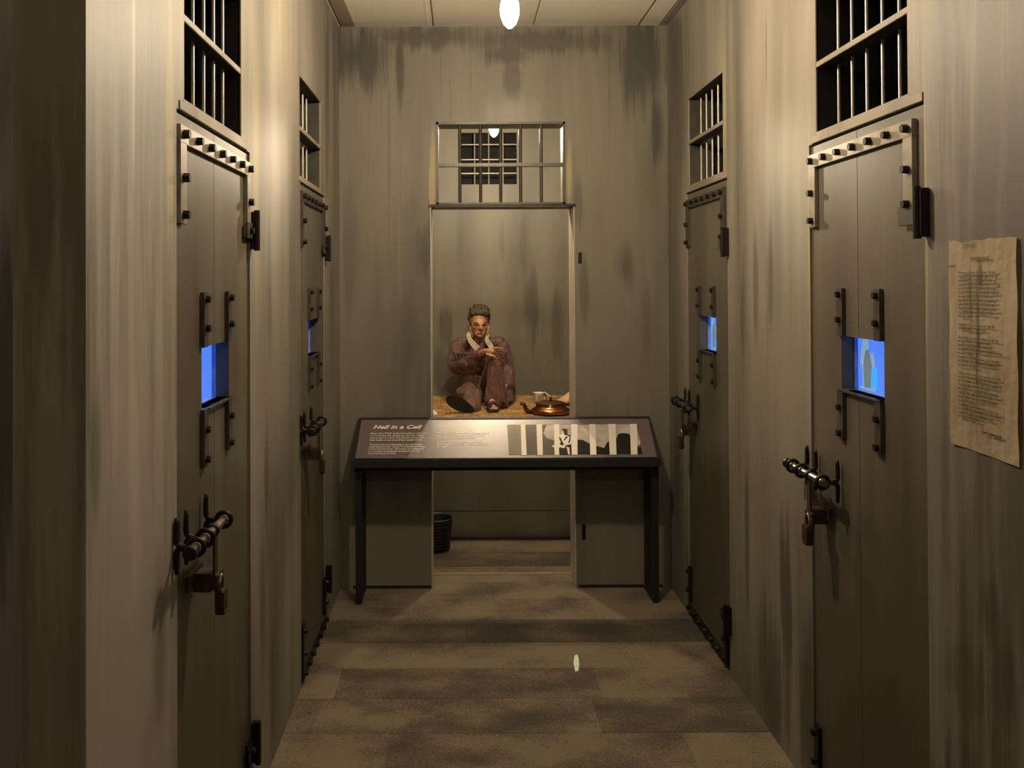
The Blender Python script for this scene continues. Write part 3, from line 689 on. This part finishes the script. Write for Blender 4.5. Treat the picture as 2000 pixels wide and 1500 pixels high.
# ------------------------------------------------------------------ cell platform and what is on it
ZP = .68
pf = thing('sleeping_platform', (.27,YP,0), 0, 'solid painted sleeping platform filling the rear of the cell', 'platform')
obj('base_panel', box(B(), (-.742,YP+.010,0),(1.292,YC-.002,.172)), M_cell, pf)
obj('front_panel', box(B(), (-.742,YP,.016),(1.292,YP+.010,.170)), M_cell, pf)
obj('front_panel', box(B(), (-.742,YP,.1745),(1.292,YP+.02,ZP-.040)), M_cell, pf)
obj('platform_core', box(B(), (-.742,YP+.02,.172),(1.292,YC-.002,ZP-.040)), M_cell, pf)
obj('top_board', box(B(), (-.742,YP-.015,ZP-.040),(1.292,YC-.002,ZP-.006), .003), simple('platform_wood',(0.10,0.075,0.045),.6), pf)
def straw():
    m, nt, b = new_mat('straw_mat'); g = N(nt)
    a = g.noise(g.pos((60,14,10),(1,2,3)), 1, 4, .7); c = g.noise(g.pos((9,9,9)), 1, 3)
    f = g.math('ADD', g.math('MULTIPLY', a, .6), g.math('MULTIPLY', c, .4))
    g.l(g.ramp(f, [(.38,(0.14,0.075,0.022)),(.5,(0.33,0.19,0.065)),(.62,(0.52,0.34,0.13))]), b.inputs['Base Color'])
    b.inputs['Roughness'].default_value = .75; g.bump(a, .6, .004, b); return m
bm = box(B(), (-.740,YP-.012,ZP-.006),(1.290,YC-.004,ZP-.001))
mt_ = tag(obj('straw_mat', bm, straw()), 'golden brown straw mat covering the sleeping platform', 'mat')
M_straw = bpy.data.materials['straw_mat']
bm = B(); rr = random.Random(3)
for i in range(3600):
    x = rr.uniform(-.26,.90); y = rr.uniform(YP+.02,YC-.04)
    a = rr.gauss(0,.5); l = rr.uniform(.02,.06); d = Vector((math.cos(a),math.sin(a),rr.uniform(-.04,.08)))*l/2; p = Vector((x,y,ZP+rr.uniform(-.001,.0015)))
    n = Vector((-d.y,d.x,0)).normalized()*.0009; up = Vector((0,0,.0011))
    v = [bm.verts.new(q) for q in (p-d-n,p-d+n,p-d+up,p+d-n,p+d+n,p+d+up)]
    bm.faces.new((v[0],v[1],v[2])); bm.faces.new((v[3],v[5],v[4])); bm.faces.new((v[0],v[3],v[4],v[1])); bm.faces.new((v[1],v[4],v[5],v[2])); bm.faces.new((v[2],v[5],v[3],v[0]))
s_ = obj('loose_straw', bm, M_straw, mt_); s_['kind'] = 'stuff'

# Kettle, mug and figure, built small and near, scaled about the camera by KS.
KS, ZM = 1.2719, .866
def scale_about_camera(root, at):
    todo = list(root.children_recursive) if root.type == 'EMPTY' else [root]
    for o in todo: o.data.transform(Matrix.Scale(KS,4))
    root.location = at; WM[root.name] = Matrix.Translation(at)
# copper kettle
kb = F(1074,812,4.49); kb.z = ZM+.001; KZ = .73
def kl(p): return [(r, z*KZ) for r,z in p]
def kv(x,y,z): return kb+Vector((x,y,z*KZ))
M_cop = simple('copper', (0.36,0.15,0.07), .2, 1.0, .35, 25); M_copd = simple('tarnished_copper', (0.10,0.045,0.025), .35, .8, .4, 40)
kt = thing('copper_kettle', kb, 0, 'round copper kettle with a lid knob and a dark curved spout', 'kettle')
k = 1.0
obj('kettle_body', lathe(B(), kl([(0,0),(.070,0),(.094,.008),(.101,.022),(.098,.034),(.086,.046),(.076,.053),(.074,.062),(.075,.072),(.073,.074),(0,.074)]), kb, 36), M_cop, kt, smooth=True)
obj('kettle_rim', lathe(B(), kl([(.060,.074),(.078,.073),(.080,.078),(.076,.082),(.055,.082)]), kb, 36), M_copd, kt, smooth=True)
ld = obj('lid', lathe(B(), kl([(.074,.081),(.066,.086),(.040,.094),(.016,.099),(0,.100)]), kb, 30), M_cop, kt, smooth=True)
obj('lid_knob', lathe(B(), kl([(.006,.098),(.005,.104),(.010,.110),(.009,.117),(.003,.121),(0,.122)]), kb, 16), M_copd, ld, smooth=True)
sp0 = kb
obj('spout', tube(B(), smoothpts([kv(-.085,0,.020), kv(-.118,-.01,.020), kv(-.130,-.01,.042), kv(-.138,-.01,.068), kv(-.155,-.01,.078)],5), [.012]*8+[.011]*5+[.010]*4+[.009]*4, 10), M_copd, kt, smooth=True)
obj('handle', tube(B(), smoothpts([kv(.072,0,.066), kv(.090,0,.072), kv(.110,-.003,.058), kv(.104,-.003,.050)],5), .0075, 10), M_copd, kt, smooth=True)

q = F(1074,812,4.49*KS); q.z = ZP+.001; scale_about_camera(kt, q)

# enamel mug with hinged lid
mb = F(1051,787,4.88); mb.z = ZM
M_en = simple('chipped_enamel', (0.62,0.60,0.48), .35, 0, .12, 40); M_ed = simple('enamel_chip', (0.06,0.05,0.04), .5)
mg = thing('enamel_mug', mb, 0, 'cream enamel mug with its lid hinged open, behind the kettle', 'mug')
obj('mug_body', lathe(B(), [(0,0),(.022,0),(.026,.002),(.0275,.050),(.030,.056),(.0275,.057),(.025,.052),(.023,.006),(0,.006)], mb, 24), M_en, mg, smooth=True)
obj('rim', lathe(B(), [(.0275,.055),(.0325,.058),(.0325,.061),(.027,.060),(.0275,.055)], mb, 24), M_en, mg, smooth=True)
lidm = B(); bmesh.ops.create_cone(lidm, cap_ends=True, segments=22, radius1=.027, radius2=.025, depth=.004, matrix=Matrix.Translation(mb+Vector((.052,0,.048))) @ Matrix.Rotation(math.radians(38),4,'Y'))
obj('open_lid', lidm, M_en, mg)
obj('mug_handle', tube(B(), smoothpts([mb+Vector((.026,0,.046)), mb+Vector((.042,0,.040)), mb+Vector((.040,0,.018)), mb+Vector((.026,0,.014))],5), .003, 8), M_ed, mg, smooth=True)
bm = B()
for (a,b) in (((-.009,.044),(.011,.044)),((-.008,.044),(-.004,.020)),((.009,.044),(.006,.020)),((-.004,.036),(.006,.036)),((-.004,.028),(.006,.028))):
    def mp(u,v): return mb+Vector((u, -math.sqrt(max(0,.0272**2-u*u))-.0006, v))
    tube(bm, [mp(*a), mp((a[0]+b[0])/2,(a[1]+b[1])/2), mp(*b)], .0012, 6)
obj('painted_mark', bm, M_ed, mg)

q = F(1051,787,4.88*KS); q.z = ZP+.001; scale_about_camera(mg, q)

# folded tan paper behind the kettle, small white scraps
M_tan = simple('tan_paper', (0.50,0.33,0.17), .6, 0, .12, 20)
fb = F(1098,782,6.15); fb.z = ZP
bm = B(); prism(bm, [F(1079,788,6.11),F(1103,792,6.03),F(1117,764,6.10),F(1111,765,6.15)], (0.1,1,0), .004)
center_top(tag(obj('folded_paper', bm, M_tan), 'tan folded sheet of card leaning up behind the copper kettle', 'paper'), fb)
bm = B(); c_ = F(1089,779,6.30); c_.z = ZP; lathe(bm, [(0,.0),(.008,.001),(.012,.008),(.008,.014),(0,.016)], c_, 10)
tag(obj('bread_crust', bm, simple('pale_crust',(0.6,0.5,0.36),.6), smooth=True), 'tiny pale crust of food lying behind the tan folded sheet', 'food')
bm = B(); q = [F(826,812,5.70), F(854,813,5.68), F(851,806.5,5.81), F(845,804,5.88), F(826,804,5.88)]
for v in q: v.z = ZP+.001
prism(bm, q, (0,0,1), .005)
tag(obj('white_plate', bm, simple('white_tin',(0.75,0.7,0.6),.4)), 'edge of a white tin plate at the doorway corner of the mat', 'plate')

# black bucket on the cell floor
bk = F(851,1067,5.06); bk.z = 0
M_bk = simple('black_rubber', (0.012,0.014,0.016), .5, 0, .3)
bu = thing('bucket', bk, 0, 'small black bucket standing on the floor at the doorway jamb', 'bucket')
prof = [(0,0),(.070,0),(.074,.004)]
for i in range(9): z = .012+i*.018; prof += [(.076+i*.0016,z),(.0785+i*.0016,z+.006),(.0765+i*.0016,z+.012)]
prof += [(.093,.178),(.096,.184),(.092,.188),(.086,.184),(.070,.01),(0,.01)]
obj('pail', lathe(B(), prof, bk, 30), M_bk, bu, smooth=False)
obj('bail', tube(B(), [bk+Vector((.093*math.cos(a),.02,.180-.03*math.sin(a))) for a in [PI*k/12 for k in range(13)]], .003, 6), M_black, bu)

# glinting scrap on the carpet: a reflection put in as a pale flat piece
bm = B(); q = [F(1119,1310,3.47),F(1125,1309,3.48),F(1127,1297,3.55),F(1126,1284,3.62),F(1123,1277,3.68),F(1118,1279,3.66),F(1116,1292,3.57)]
for v in q:
    t_ = H/(H-v.z); v.x *= t_; v.y *= t_; v.z = .0006      # onto the carpet
prism(bm, q, (0,0,1), .0015)
mgl = simple('pale_glint', (0.80,0.97,0.82), .3, .0, .1, 60)
tag(obj('carpet_glint', bm, mgl), 'pale green spot of light on the carpet, put in as a thin strip', 'light_spot')

print('T', round(time.time()-T0,1), flush=True)
# ------------------------------------------------------------------ seated figure
def remeshed(name, bm, voxel, mat, parent, smooth_it=4, fold=0.0, fscale=(40,40,14), seed=0.0):
    me = bpy.data.meshes.new(name); bm.to_mesh(me); bm.free()
    o = bpy.data.objects.new(name+'_tmp', me); C.objects.link(o)
    r = o.modifiers.new('r','REMESH'); r.mode = 'VOXEL'; r.voxel_size = voxel; r.use_smooth_shade = True
    s = o.modifiers.new('s','SMOOTH'); s.iterations = smooth_it; s.factor = .5
    dg = bpy.context.evaluated_depsgraph_get(); dg.update()
    m2 = bpy.data.meshes.new_from_object(o.evaluated_get(dg))
    bpy.data.objects.remove(o)
    m2.name = name
    if fold:
        nn = [v.normal.copy() for v in m2.vertices]
        for v in m2.vertices:
            q = Vector((v.co.x*fscale[0]+seed, v.co.y*fscale[1], v.co.z*fscale[2]))
            n = noise.noise(q)*1.0 + .4*noise.noise(q*2.3)
            v.co += nn[v.index]*(n*fold)
    for v in m2.vertices: v.co.z = max(v.co.z, ZM+.0005)
    for p in m2.polygons: p.use_smooth = True
    print('remeshed', name, len(m2.vertices), round(time.time()-T0,1), flush=True)
    return obj(name, m2, mat, parent)
def cap(bm, p, r1, q, r2, seg=14):
    p, q = Vector(p), Vector(q); cone(bm, p, q, r1, r2, seg); sphere(bm, p, r1, seg); sphere(bm, q, r2, seg)
def skin_mat():
    m, nt, b = new_mat('wax_skin'); g = N(nt)
    f = g.noise(g.pos((45,45,45)), 1, 4)
    g.l(g.ramp(f, [(.35,(0.27,0.13,0.066)),(.65,(0.38,0.20,0.105))]), b.inputs['Base Color'])
    b.inputs['Roughness'].default_value = .5; return m
def cloth_mat(name, a, b_, sc_=(50,50,16)):
    m, nt, b = new_mat(name); g = N(nt)
    f = g.noise(g.pos(sc_), 1, 4, .6); f2 = g.noise(g.pos((300,300,300)), 1, 2)
    g.l(g.ramp(f, [(.35,a),(.65,b_)]), b.inputs['Base Color']); b.inputs['Roughness'].default_value = .65
    b.inputs['Sheen Weight'].default_value = .1
    g.bump(g.math('ADD',f,g.math('MULTIPLY',f2,.2)), .5, .006, b); return m
M_skin = skin_mat()
M_coat = cloth_mat('maroon_coat', (0.040,0.017,0.013), (0.100,0.040,0.028))
M_trou = cloth_mat('russet_trousers', (0.060,0.026,0.018), (0.140,0.062,0.040))
M_hair = simple('brown_hair', (0.040,0.023,0.011), .7, 0, .5, 90, .8)
M_scarf = cloth_mat('cream_scarf', (0.52,0.46,0.33), (0.78,0.70,0.54))
M_shoe = simple('black_sandal', (0.010,0.008,0.007), .55, 0, .3)
pb = F(935,775,4.95); pb.z = ZM
pe = thing('person', pb, 0, 'man figure in maroon coat and cream scarf sitting with one knee drawn up, head bowed', 'person')
# --- body: one continuous surface
bm = B()
hc = F(935,622,4.985)
sphere(bm, hc, (.058,.068,.066), 24)                                     # skull
sphere(bm, F(936,636,4.95), (.046,.046,.055), 22)                        # face
sphere(bm, F(936.5,651,4.94), (.033,.034,.026), 18)                      # jaw
sphere(bm, F(936.8,645.5,4.944), (.0385,.034,.030), 20)                      # cheeks and muzzle
sphere(bm, F(937,656.5,4.918), (.0165,.014,.011), 12)                    # chin
cap(bm, F(923,656,4.97), .012, F(920,640,4.985), .013); cap(bm, F(949,656,4.97), .011, F(953,640,4.985), .012)   # jaw corners
cap(bm, F(926,631.5,4.912), .0065, F(933.5,632.5,4.902), .0060); cap(bm, F(941,632.5,4.902), .0060, F(949,631,4.912), .0065)   # brow ridges
cap(bm, F(937.8,633,4.903), .0055, F(939.2,641.5,4.884), .0080)            # nose
sphere(bm, F(935.8,642.2,4.903), .0052, 10); sphere(bm, F(942,642.2,4.903), .0052, 10)
sphere(bm, F(926.5,639,4.924), (.0115,.011,.010), 12); sphere(bm, F(948.5,639,4.926), (.0105,.011,.010), 12)   # cheeks
cap(bm, F(932.5,648.4,4.905), .0036, F(941.5,648.2,4.905), .0034); cap(bm, F(933.8,651,4.906), .0040, F(940.5,650.8,4.906), .0040)  # lips
sphere(bm, F(914.8,632,4.985), (.007,.014,.020), 12); sphere(bm, F(956,631,4.985), (.006,.014,.019), 12)    # ears
cap(bm, F(936,655,4.99), .036, F(937,677,5.01), .040)                    # neck
sphere(bm, F(937,700,5.03), (.095,.045,.080), 20); sphere(bm, F(936,745,5.05), (.075,.040,.10), 20); sphere(bm, F(935,770,5.03), (.085,.055,.040), 18)
# his right arm (towards the doorway's hinge jamb) across to the knee
cap(bm, F(893,681,5.0), .034, F(893,716,4.88), .028); cap(bm, F(893,716,4.88), .026, F(944,688,4.665), .0165)
cap(bm, F(980,683,5.02), .026, F(990,727,4.97), .018); cap(bm, F(990,727,4.97), .018, F(986,752,4.86), .012)
# legs
cap(bm, F(950,772,4.99), .035, F(966,712,4.72), .024); cap(bm, F(966,712,4.72), .022, F(960,786,4.645), .017)
cap(bm, F(922,772,4.97), .035, F(917,768,4.80), .028); cap(bm, F(917,768,4.80), .024, F(912,793,4.58), .016)
# near hand resting on the knee: palm, four curled fingers, thumb
pr = F(944,687,4.655)
cap(bm, F(946,686.5,4.655), .0150, F(953,686,4.640), .0150); cap(bm, F(953,686,4.640), .0150, F(961,687,4.632), .0145); sphere(bm, F(957,688.5,4.640), (.022,.018,.012), 14)
for i,(y0,x1,y1,x2,y2,x3,y3) in enumerate(((681,971,679.5,979,681,983,686),(685,972,684,981,686,984,691.5),(689,972,688.5,980,691,982,697),(692.5,970,693,976,696,977,701))):
    dd = 4.628-.004*i*0 + .006*i
    rr_ = .0056-.0003*i
    cap(bm, F(961,y0,dd+.004), rr_+.001, F(x1,y1,dd-.006), rr_, 10); cap(bm, F(x1,y1,dd-.006), rr_, F(x2,y2,dd), rr_*.95, 10); cap(bm, F(x2,y2,dd), rr_*.95, F(x3,y3,dd+.012), rr_*.85, 10)
cap(bm, F(950,692,4.632), .0075, F(958,695,4.620), .0070, 10); cap(bm, F(958,695,4.620), .0070, F(965,695.5,4.622), .0058, 10)
# far hand hangs low beside the thigh
hh = F(986,754,4.84); cap(bm, hh, .013, F(984,760,4.835), .013)
for i in range(4): cap(bm, F(979+i*2.3,762,4.83), .0060, F(979+i*2.4,768,4.825), .0052, 8)
# feet: front foot in the sandal with toes
ft = F(960,786,4.63); ft.z = ZM+.03
cap(bm, F(960,786,4.63), .020, ft+Vector((0,-.01,-.002)), .021)
toe0 = Vector((ft.x+.003, 4.575, ZM+.026)); cap(bm, ft, .022, toe0, .0185)
for i in range(5):
    x = toe0.x-.019+i*.0095; l = (.024,.028,.027,.024,.018)[4-i]
    cap(bm, (x,toe0.y,ZM+.022), .0068+(.0018 if i==4 else 0), (x+.001,toe0.y-l,ZM+.018), .0058+(.0016 if i==4 else 0), 8)
f2a, f2b = F(915,797,4.56), F(880,780,4.52)
cap(bm, F(912,793,4.56), .022, f2a, .022); cap(bm, f2a, .022, f2b, .020)
body = remeshed('body', bm, .0023, M_skin, pe, 1)
# eyes
for px_, in ((930,),(945,)):
    bm = B(); sphere(bm, F(px_,635.2,4.9085), (.0062,.0045,.0026), 10); obj('eye', bm, simple('eye_dark',(0.03,0.018,0.012),.3) if 'eye_dark' not in bpy.data.materials else bpy.data.materials['eye_dark'], body, smooth=True)
for a,b_ in (((924.5,630.0),(934,631.6)),((941,631.6),(950.5,629.6))):
    obj('eyebrow', tube(B(), [F(a[0],a[1],4.9085), F((a[0]+b_[0])/2,(a[1]+b_[1])/2-.8,4.9005), F(b_[0],b_[1],4.8965)], [.0018,.0030,.0024], 8), M_hair, body, smooth=True)
# hair
bm = B()
for c,r in ((F(935.5,614,4.992),(.0620,.069,.051)), (F(934,622,5.015),(.062,.058,.060)), (F(945,610,4.95),(.028,.034,.024)), (F(928,611,4.955),(.028,.034,.022)), (F(938,611,4.932),(.042,.020,.018)), (F(935,604,4.98),(.040,.045,.024)),
            (F(950,612,4.935),(.018,.020,.020)), (F(924,613,4.942),(.020,.022,.020))): sphere(bm, c, r, 18)
cap(bm, F(916.5,616,4.965), .009, F(917,629,4.968), .005); cap(bm, F(955,615,4.965), .008, F(954.5,628,4.968), .005)
rr = random.Random(5)
for i in range(70):
    a = rr.uniform(0,2*PI); e_ = rr.uniform(.25,1.45)
    c = F(935.5,613,4.988)+Vector((.061*math.cos(e_)*math.cos(a), .066*math.cos(e_)*math.sin(a), .052*math.sin(e_)))
    if c.y < 4.94 and c.z < F(0,613,4.9).z: continue
    sphere(bm, c, (rr.uniform(.006,.012),rr.uniform(.006,.012),.006), 8)
remeshed('hair', bm, .0026, M_hair, body, 1, .0042, (150,70,110))
# --- coat
bm = B()
sphere(bm, F(937,700,5.03), (.128,.078,.095), 22); sphere(bm, F(936,745,5.05), (.112,.062,.115), 22)
cap(bm, F(899,671,5.01), .040, F(976,671,5.01), .040)                    # shoulders
cap(bm, F(891,680,5.0), .046, F(891,716,4.89), .046); cap(bm, F(893,716,4.88), .044, F(938,693,4.70), .028)
sphere(bm, F(914,710,4.80), (.052,.055,.040), 16); sphere(bm, F(928,708,4.745), (.040,.040,.040), 16); cap(bm, F(905,722,4.84), .030, F(931,721,4.74), .020)
cap(bm, F(982,680,5.0), .044, F(993,727,4.95), .040); cap(bm, F(993,727,4.94), .040, F(992,752,4.87), .034)
cap(bm, F(994,735,4.95), .030, F(999,776,4.93), .020); cap(bm, F(988,740,4.90), .030, F(996,779,4.84), .022)
sphere(bm, F(987,782,4.80), (.034,.05,.012), 12)
rr = random.Random(2)
for i in range(9):   # sleeve creases
    t = i/8; a = F(886+t*44, 690-abs(t-.4)*4, 4.86-t*.14); b2 = F(890+t*42, 726-t*12, 4.88-t*.14)
    cap(bm, a+Vector((0,-.018,0)), .0085, b2+Vector((rr.uniform(-.015,.015),-.012,0)), .006, 8)
for i in range(5):
    t = i/4; cap(bm, F(972+t*5,672+t*18,4.955), .010, F(990+t*3,690+t*22,4.925), .008, 8)
cut = None
coat = remeshed('coat', bm, .0035, M_coat, pe, 3, .0045, (30,30,12), 3.0)
# lapels, shirt front
bm = B(); cap(bm, F(939,672,4.955), .020, F(940,700,4.945), .022, 12)
remeshed('shirt_front', bm, .004, cloth_mat('dark_shirt',(0.06,0.026,0.016),(0.10,0.045,0.028)), pe, 2)
# --- trousers
bm = B()
cap(bm, F(948,770,4.98), .062, F(965,714,4.70), .044); sphere(bm, F(966,708,4.685), (.046,.044,.034), 16)
cap(bm, F(965,712,4.68), .038, F(965,786,4.665), .042); cap(bm, F(958,760,4.66), .028, F(953,782,4.65), .022); cap(bm, F(975,745,4.69), .030, F(983,790,4.70), .024)
cap(bm, F(975,790,4.70), .016, F(988,794,4.70), .012)
for t in range(5): cap(bm, F(955+t*5,712,4.645), .007, F(950+t*8,784,4.635+.004*abs(t-2)), .010, 8)
cap(bm, F(924,772,4.98), .062, F(916,763,4.78), .050); cap(bm, F(916,765,4.76), .046, F(921,798,4.60), .038); cap(bm, F(900,765,4.82), .03, F(912,770,4.70), .03)
cap(bm, F(930,770,4.70), .030, F(930,804,4.60), .018)
sphere(bm, F(935,772,5.0), (.12,.10,.05), 18)
zmin = ZM+.001
for v in bm.verts: v.co.z = max(v.co.z, zmin)
remeshed('trousers', bm, .0035, M_trou, pe, 3, .0030, (45,45,12), 9.0)
# --- scarf: two bands round the neck
def band(name, pts, widths, thick, mat, parent, folds=3):
    P_ = smoothpts(pts, 6); n = len(P_); bm = B(); rows = []
    for i,p_ in enumerate(P_):
        t = (P_[min(i+1,n-1)]-P_[max(i-1,0)]).normalized(); sd = t.cross(Vector((0,-1,0.25))).normalized(); up = sd.cross(t).normalized()
        if up.y > 0: up = -up
        k_ = i/(n-1)*(len(widths)-1); a_ = int(k_); wv = widths[a_] + (widths[min(a_+1,len(widths)-1)]-widths[a_])*(k_-a_)
        rows.append([bm.verts.new(p_+sd*wv*(j/12-.5)+up*(thick*(.5+.5*math.cos(j/12*2*PI*folds+i*.12))*1.0)) for j in range(13)])
    for a_,b2 in zip(rows, rows[1:]):
        for j in range(12): bm.faces.new((a_[j],a_[j+1],b2[j+1],b2[j]))
    bmesh.ops.solidify(bm, geom=list(bm.faces), thickness=.003)
    return obj(name, bm, mat, parent, smooth=True)
band('scarf', [F(917,648,4.985),F(914.5,655,4.940),F(918,665,4.915),F(925,674,4.905),F(933,682,4.895)], [.018,.024,.030,.036,.038], .004, M_scarf, pe)
band('scarf', [F(954,652,4.975),F(950,661,4.935),F(952,668,4.915),F(957,675,4.905),F(960,681,4.895)], [.012,.022,.028,.030,.028], .004, M_scarf, pe)
# --- sandals
bm = B(); prism(bm, [(toe0.x-.030,toe0.y-.036,ZM+.001),(toe0.x+.026,toe0.y-.034,ZM+.001),(toe0.x+.030,toe0.y+.02,ZM+.001),(ft.x+.024,ft.y+.035,ZM+.001),(ft.x-.024,ft.y+.035,ZM+.001),(toe0.x-.032,toe0.y+.015,ZM+.001)], (0,0,1), .014)
sd_ = obj('sandal', bm, M_shoe, pe)
bm = B()
for yy, x_ in ((4.566,toe0.x),(4.600,ft.x)):
    tube(bm, [Vector((x_-.030+.06*t, yy-.010+.02*t, ZM+.008+.040*math.sin(PI*t))) for t in [k/10 for k in range(11)]], .0065, 8)
obj('sandal_strap', bm, M_shoe, sd_, smooth=True)
# second sandal seen from below, sole towards the viewer
axis = (f2b-f2a).normalized(); side = axis.cross(Vector((0,-1,0))).normalized(); nrm = Vector((0,-1,0.12)).normalized()
c0 = (f2a+f2b)/2 + Vector((0,-.026,0))
pts = []
for k in range(22):
    a = 2*PI*k/22; L_ = .088*math.cos(a); W_ = .034*math.sin(a)*(1+.12*math.cos(a))
    p_ = c0+axis*L_+side*W_
    p_.z = max(p_.z, ZM+.002); pts.append(p_)
bm = B(); prism(bm, pts, -nrm, .016)
s2 = obj('sandal', bm, M_shoe, pe, label='black sandal with its sole turned to the viewer')
bm = B()
for k in range(9):
    u_ = -.068+.017*k; h_ = .027*math.sqrt(max(.1,1-(u_/.088)**2))
    a_, b_ = c0+axis*u_-side*h_-nrm*-.017, c0+axis*u_+side*h_-nrm*-.017
    a_ = c0+axis*u_-side*h_+Vector((0,-.0165,0)); b_ = c0+axis*u_+side*h_+Vector((0,-.0165,0))
    a_.z = max(a_.z, ZM+.004); b_.z = max(b_.z, ZM+.004)
    cone(bm, a_, b_, .0030, seg=6)
obj('sole_tread', bm, M_shoe, s2)

q = F(935,775,4.95*KS); q.z = ZP; scale_about_camera(pe, q)
